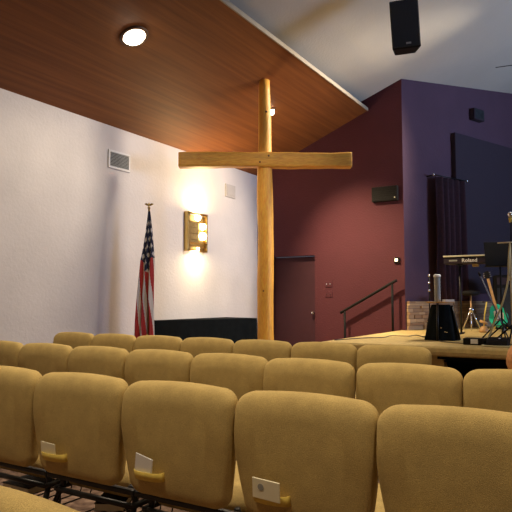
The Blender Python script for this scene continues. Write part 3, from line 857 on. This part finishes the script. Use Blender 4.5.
# drum stool
t = thing('drum_stool', 'round black stool with chrome tripod left of the green guitar', 'stool', (-2.09, 10.35, SZ))
obj('seat', LA([(.09, .585), (.135, .60), (.14, .635), (.125, .66), (.05, .668)], 28), M['black'], t, smooth=True)
obj('post', T([(0, 0, .10), (0, 0, .59)], .014), M['maple'], t, smooth=True)
obj('hub', LA([(.02, .30), (.04, .32), (.04, .37), (.02, .39)], 14), M['chrome'], t, smooth=True)
for k in range(3):
    a = 2*PI*k/3+.7; obj('leg', T([(0, 0, .36), (.17*math.cos(a), .17*math.sin(a), .012)], .011), M['chrome'], t, smooth=True)
# small wooden hand drum / percussion
t = thing('wooden_maracas_stand', 'small golden wooden percussion piece left of the green guitar', 'percussion', (-1.83, 10.0, SZ))
obj('base', LA([(.07, 0), (.08, .03), (.05, .08), (.03, .10)], 20), M['maple'], t, smooth=True)
obj('stem', T([(0, 0, .09), (.01, 0, .25), (.05, 0, .48)], .010), M['pocketf'], t, smooth=True)
obj('arm', T([(-.06, 0, .18), (.06, 0, .14)], .022), M['maple'], t, smooth=True)
t.name = 'percussion_stand'

# floor boxes, tape and cables on stage
t = thing('pedal_box', 'black pedal box with a white square near the stage edge', 'effects pedal', (-1.42, 7.24, SZ+.0005))
obj('case', B(-.13, .10, -.06, .13, 0, .075), M['black'], t, bevel=.006)
obj('face_plate', B(-.045, .035, -.066, -.0605, .015, .068), M['cardw'], t, bevel=.003)
t = thing('pedal_box', 'plain black pedal box at the right edge near the cable loop', 'effects pedal', (-1.17, 7.22, SZ+.0005))
obj('case', PR([(-.06, 0), (.15, 0), (.15, .09), (-.03, .06)], 'x', -.13, .10), M['black'], t, bevel=.006)
obj('switch', LA([(.014, .07), (.014, .085)], 12, c=(0, .05, 0)), M['chrome'], t, smooth=True)
def cable(pts, r, m, label, name='cable'):
    o = obj(name, T(curvepts([(a, b, SZ+r+.001) for a, b in pts]), r, 6), m, None, smooth=True)
    return tag(o, label, 'cable', 'cables on the stage floor')
cable([(-3.10, 7.05), (-2.95, 7.6), (-2.75, 7.9), (-2.78, 8.3), (-2.55, 8.35), (-2.5, 8.6), (-2.3, 8.3), (-2.05, 8.25), (-1.9, 7.55), (-1.55, 7.3)], .006, M['cabled'], 'thin dark cable winding along the left of the stage')
cable([(-1.31, 7.10), (-1.30, 7.0), (-1.15, 6.97), (-1.0, 7.04), (-.93, 7.2), (-.90, 7.6), (-.98, 7.95)], .010, M['cable'], 'thick cream cable looped around the black pedal boxes')
cable([(-1.3, 7.55), (-1.15, 7.45), (-.98, 7.36), (-.95, 7.3), (-.88,7.22)], .010, M['cable'], 'short cream cable behind the plain pedal box')
o = obj('tape_strip', B(-.17, .17, -.03, .03, 0, .003), M['tape'], None, loc=(-1.68, 8.0, SZ+.0005), rot=(0, 0, .15))
tag(o, 'short pale tape strip on the stage floor beside the draped stand', 'tape')

# ---------------------------------------------------------------- lights
def light(name, kind, loc, energy, col, target=None, **k):
    l = bpy.data.lights.new(name, kind); l.energy = energy; l.color = col
    for a, b in k.items(): setattr(l, a, b)
    o = bpy.data.objects.new(name, l); COL.objects.link(o); o.location = loc
    if target is not None: o.rotation_euler = (Vector(target)-Vector(loc)).to_track_quat('-Z', 'Y').to_euler()
    return o
WARM = (1, .85, .64); WM2 = (1, .72, .42)
# the two visible lamps, then an added fill for the cross
light('lamp_near', 'SPOT', (-4.60, 4.94, zw(-4.60)-.10), 90, WARM, (-4.60, 4.94, 0), spot_size=math.radians(150), spot_blend=.6, shadow_soft_size=.09)
light('lamp_cross', 'SPOT', (-4.60, 8.09, zw(-4.60)-.10), 1020, (1, .78, .46), (-3.5, 10, 1.0), spot_size=math.radians(72), spot_blend=1, shadow_soft_size=.05)
light('cross_fill', 'SPOT', (-1.0, 3.5, 5.6), 420, (1, .80, .52), (-4.1, 7.2, 1.9), spot_size=math.radians(30), spot_blend=.8, shadow_soft_size=.06)  # unseen spot added to brighten the front of the cross
# sconce up and down light
light('sconce_up', 'AREA', (WX+.07, 7.97, 2.60), 48, (1, .74, .36), (WX+.45, 7.97, 4), shape='RECTANGLE', size=.07, size_y=.40)
light('sconce_down', 'AREA', (WX+.07, 7.97, 1.99), 20, (1, .80, .48), (WX+.05, 7.97, 0), shape='RECTANGLE', size=.07, size_y=.40)
# assumed hall lamps above the seating, unseen (out of frame)
for i, (x, y, e) in enumerate(((-.6, 3.4, 400), (-3.0, 2.6, 380), (2.4, 4.9, 300), (-1.6, .0, 430), (1.6, .1, 300))):
    zl = (zc(x) if x > EDGE else zw(x))-.25
    light('assumed_hall_lamp', 'SPOT', (x, y, zl), e, WARM, (x, y, 0), spot_size=math.radians(86), spot_blend=.6, shadow_soft_size=.14)
# assumed stage lamp, unseen, right of the frame
light('assumed_stage_lamp', 'SPOT', (-.9, 9.7, 5.2), 1560, (1, .87, .72), (-6.0, 6.1, .75), spot_size=math.radians(74), spot_blend=.55, shadow_soft_size=.5)
light('added_stage_wash', 'SPOT', (.6, 7.0, 6.0), 420, (1, .82, .55), (-1.7, 9.2, .7), spot_size=math.radians(38), spot_blend=.8, shadow_soft_size=.1)  # unseen warm spot added to light the stage gear
# area light at the assumed right-hand window, unseen; blue light for the stage wall
light('assumed_window_light', 'AREA', (RX-.05, 9.4, 2.8), 230, (.42, .60, 1), (-2.2, 10.9, 5.0), shape='RECTANGLE', size=3.8, size_y=1.7, spread=math.radians(88))

w = bpy.data.worlds.new('world'); sc.world = w; w.use_nodes = True
w.node_tree.nodes['Background'].inputs[0].default_value = (.35, .42, .55, 1); w.node_tree.nodes['Background'].inputs[1].default_value = .3

# ---------------------------------------------------------------- camera
cam = bpy.data.cameras.new('camera'); co = bpy.data.objects.new('camera', cam); COL.objects.link(co)
cam.sensor_width = 36; cam.lens = 596.5/512*36; cam.clip_start = .02
co.location = (0, 0, 1.185)
co.rotation_euler = (math.radians(90+4.14), 0, math.radians(31.18))
sc.camera = co
sc.view_settings.view_transform = 'Standard'; sc.view_settings.look = 'None'; sc.view_settings.gamma = 1; sc.view_settings.exposure = 0
sc.view_settings.use_curve_mapping = False
sc.cycles.use_denoising = True
sc.cycles.max_bounces = 6
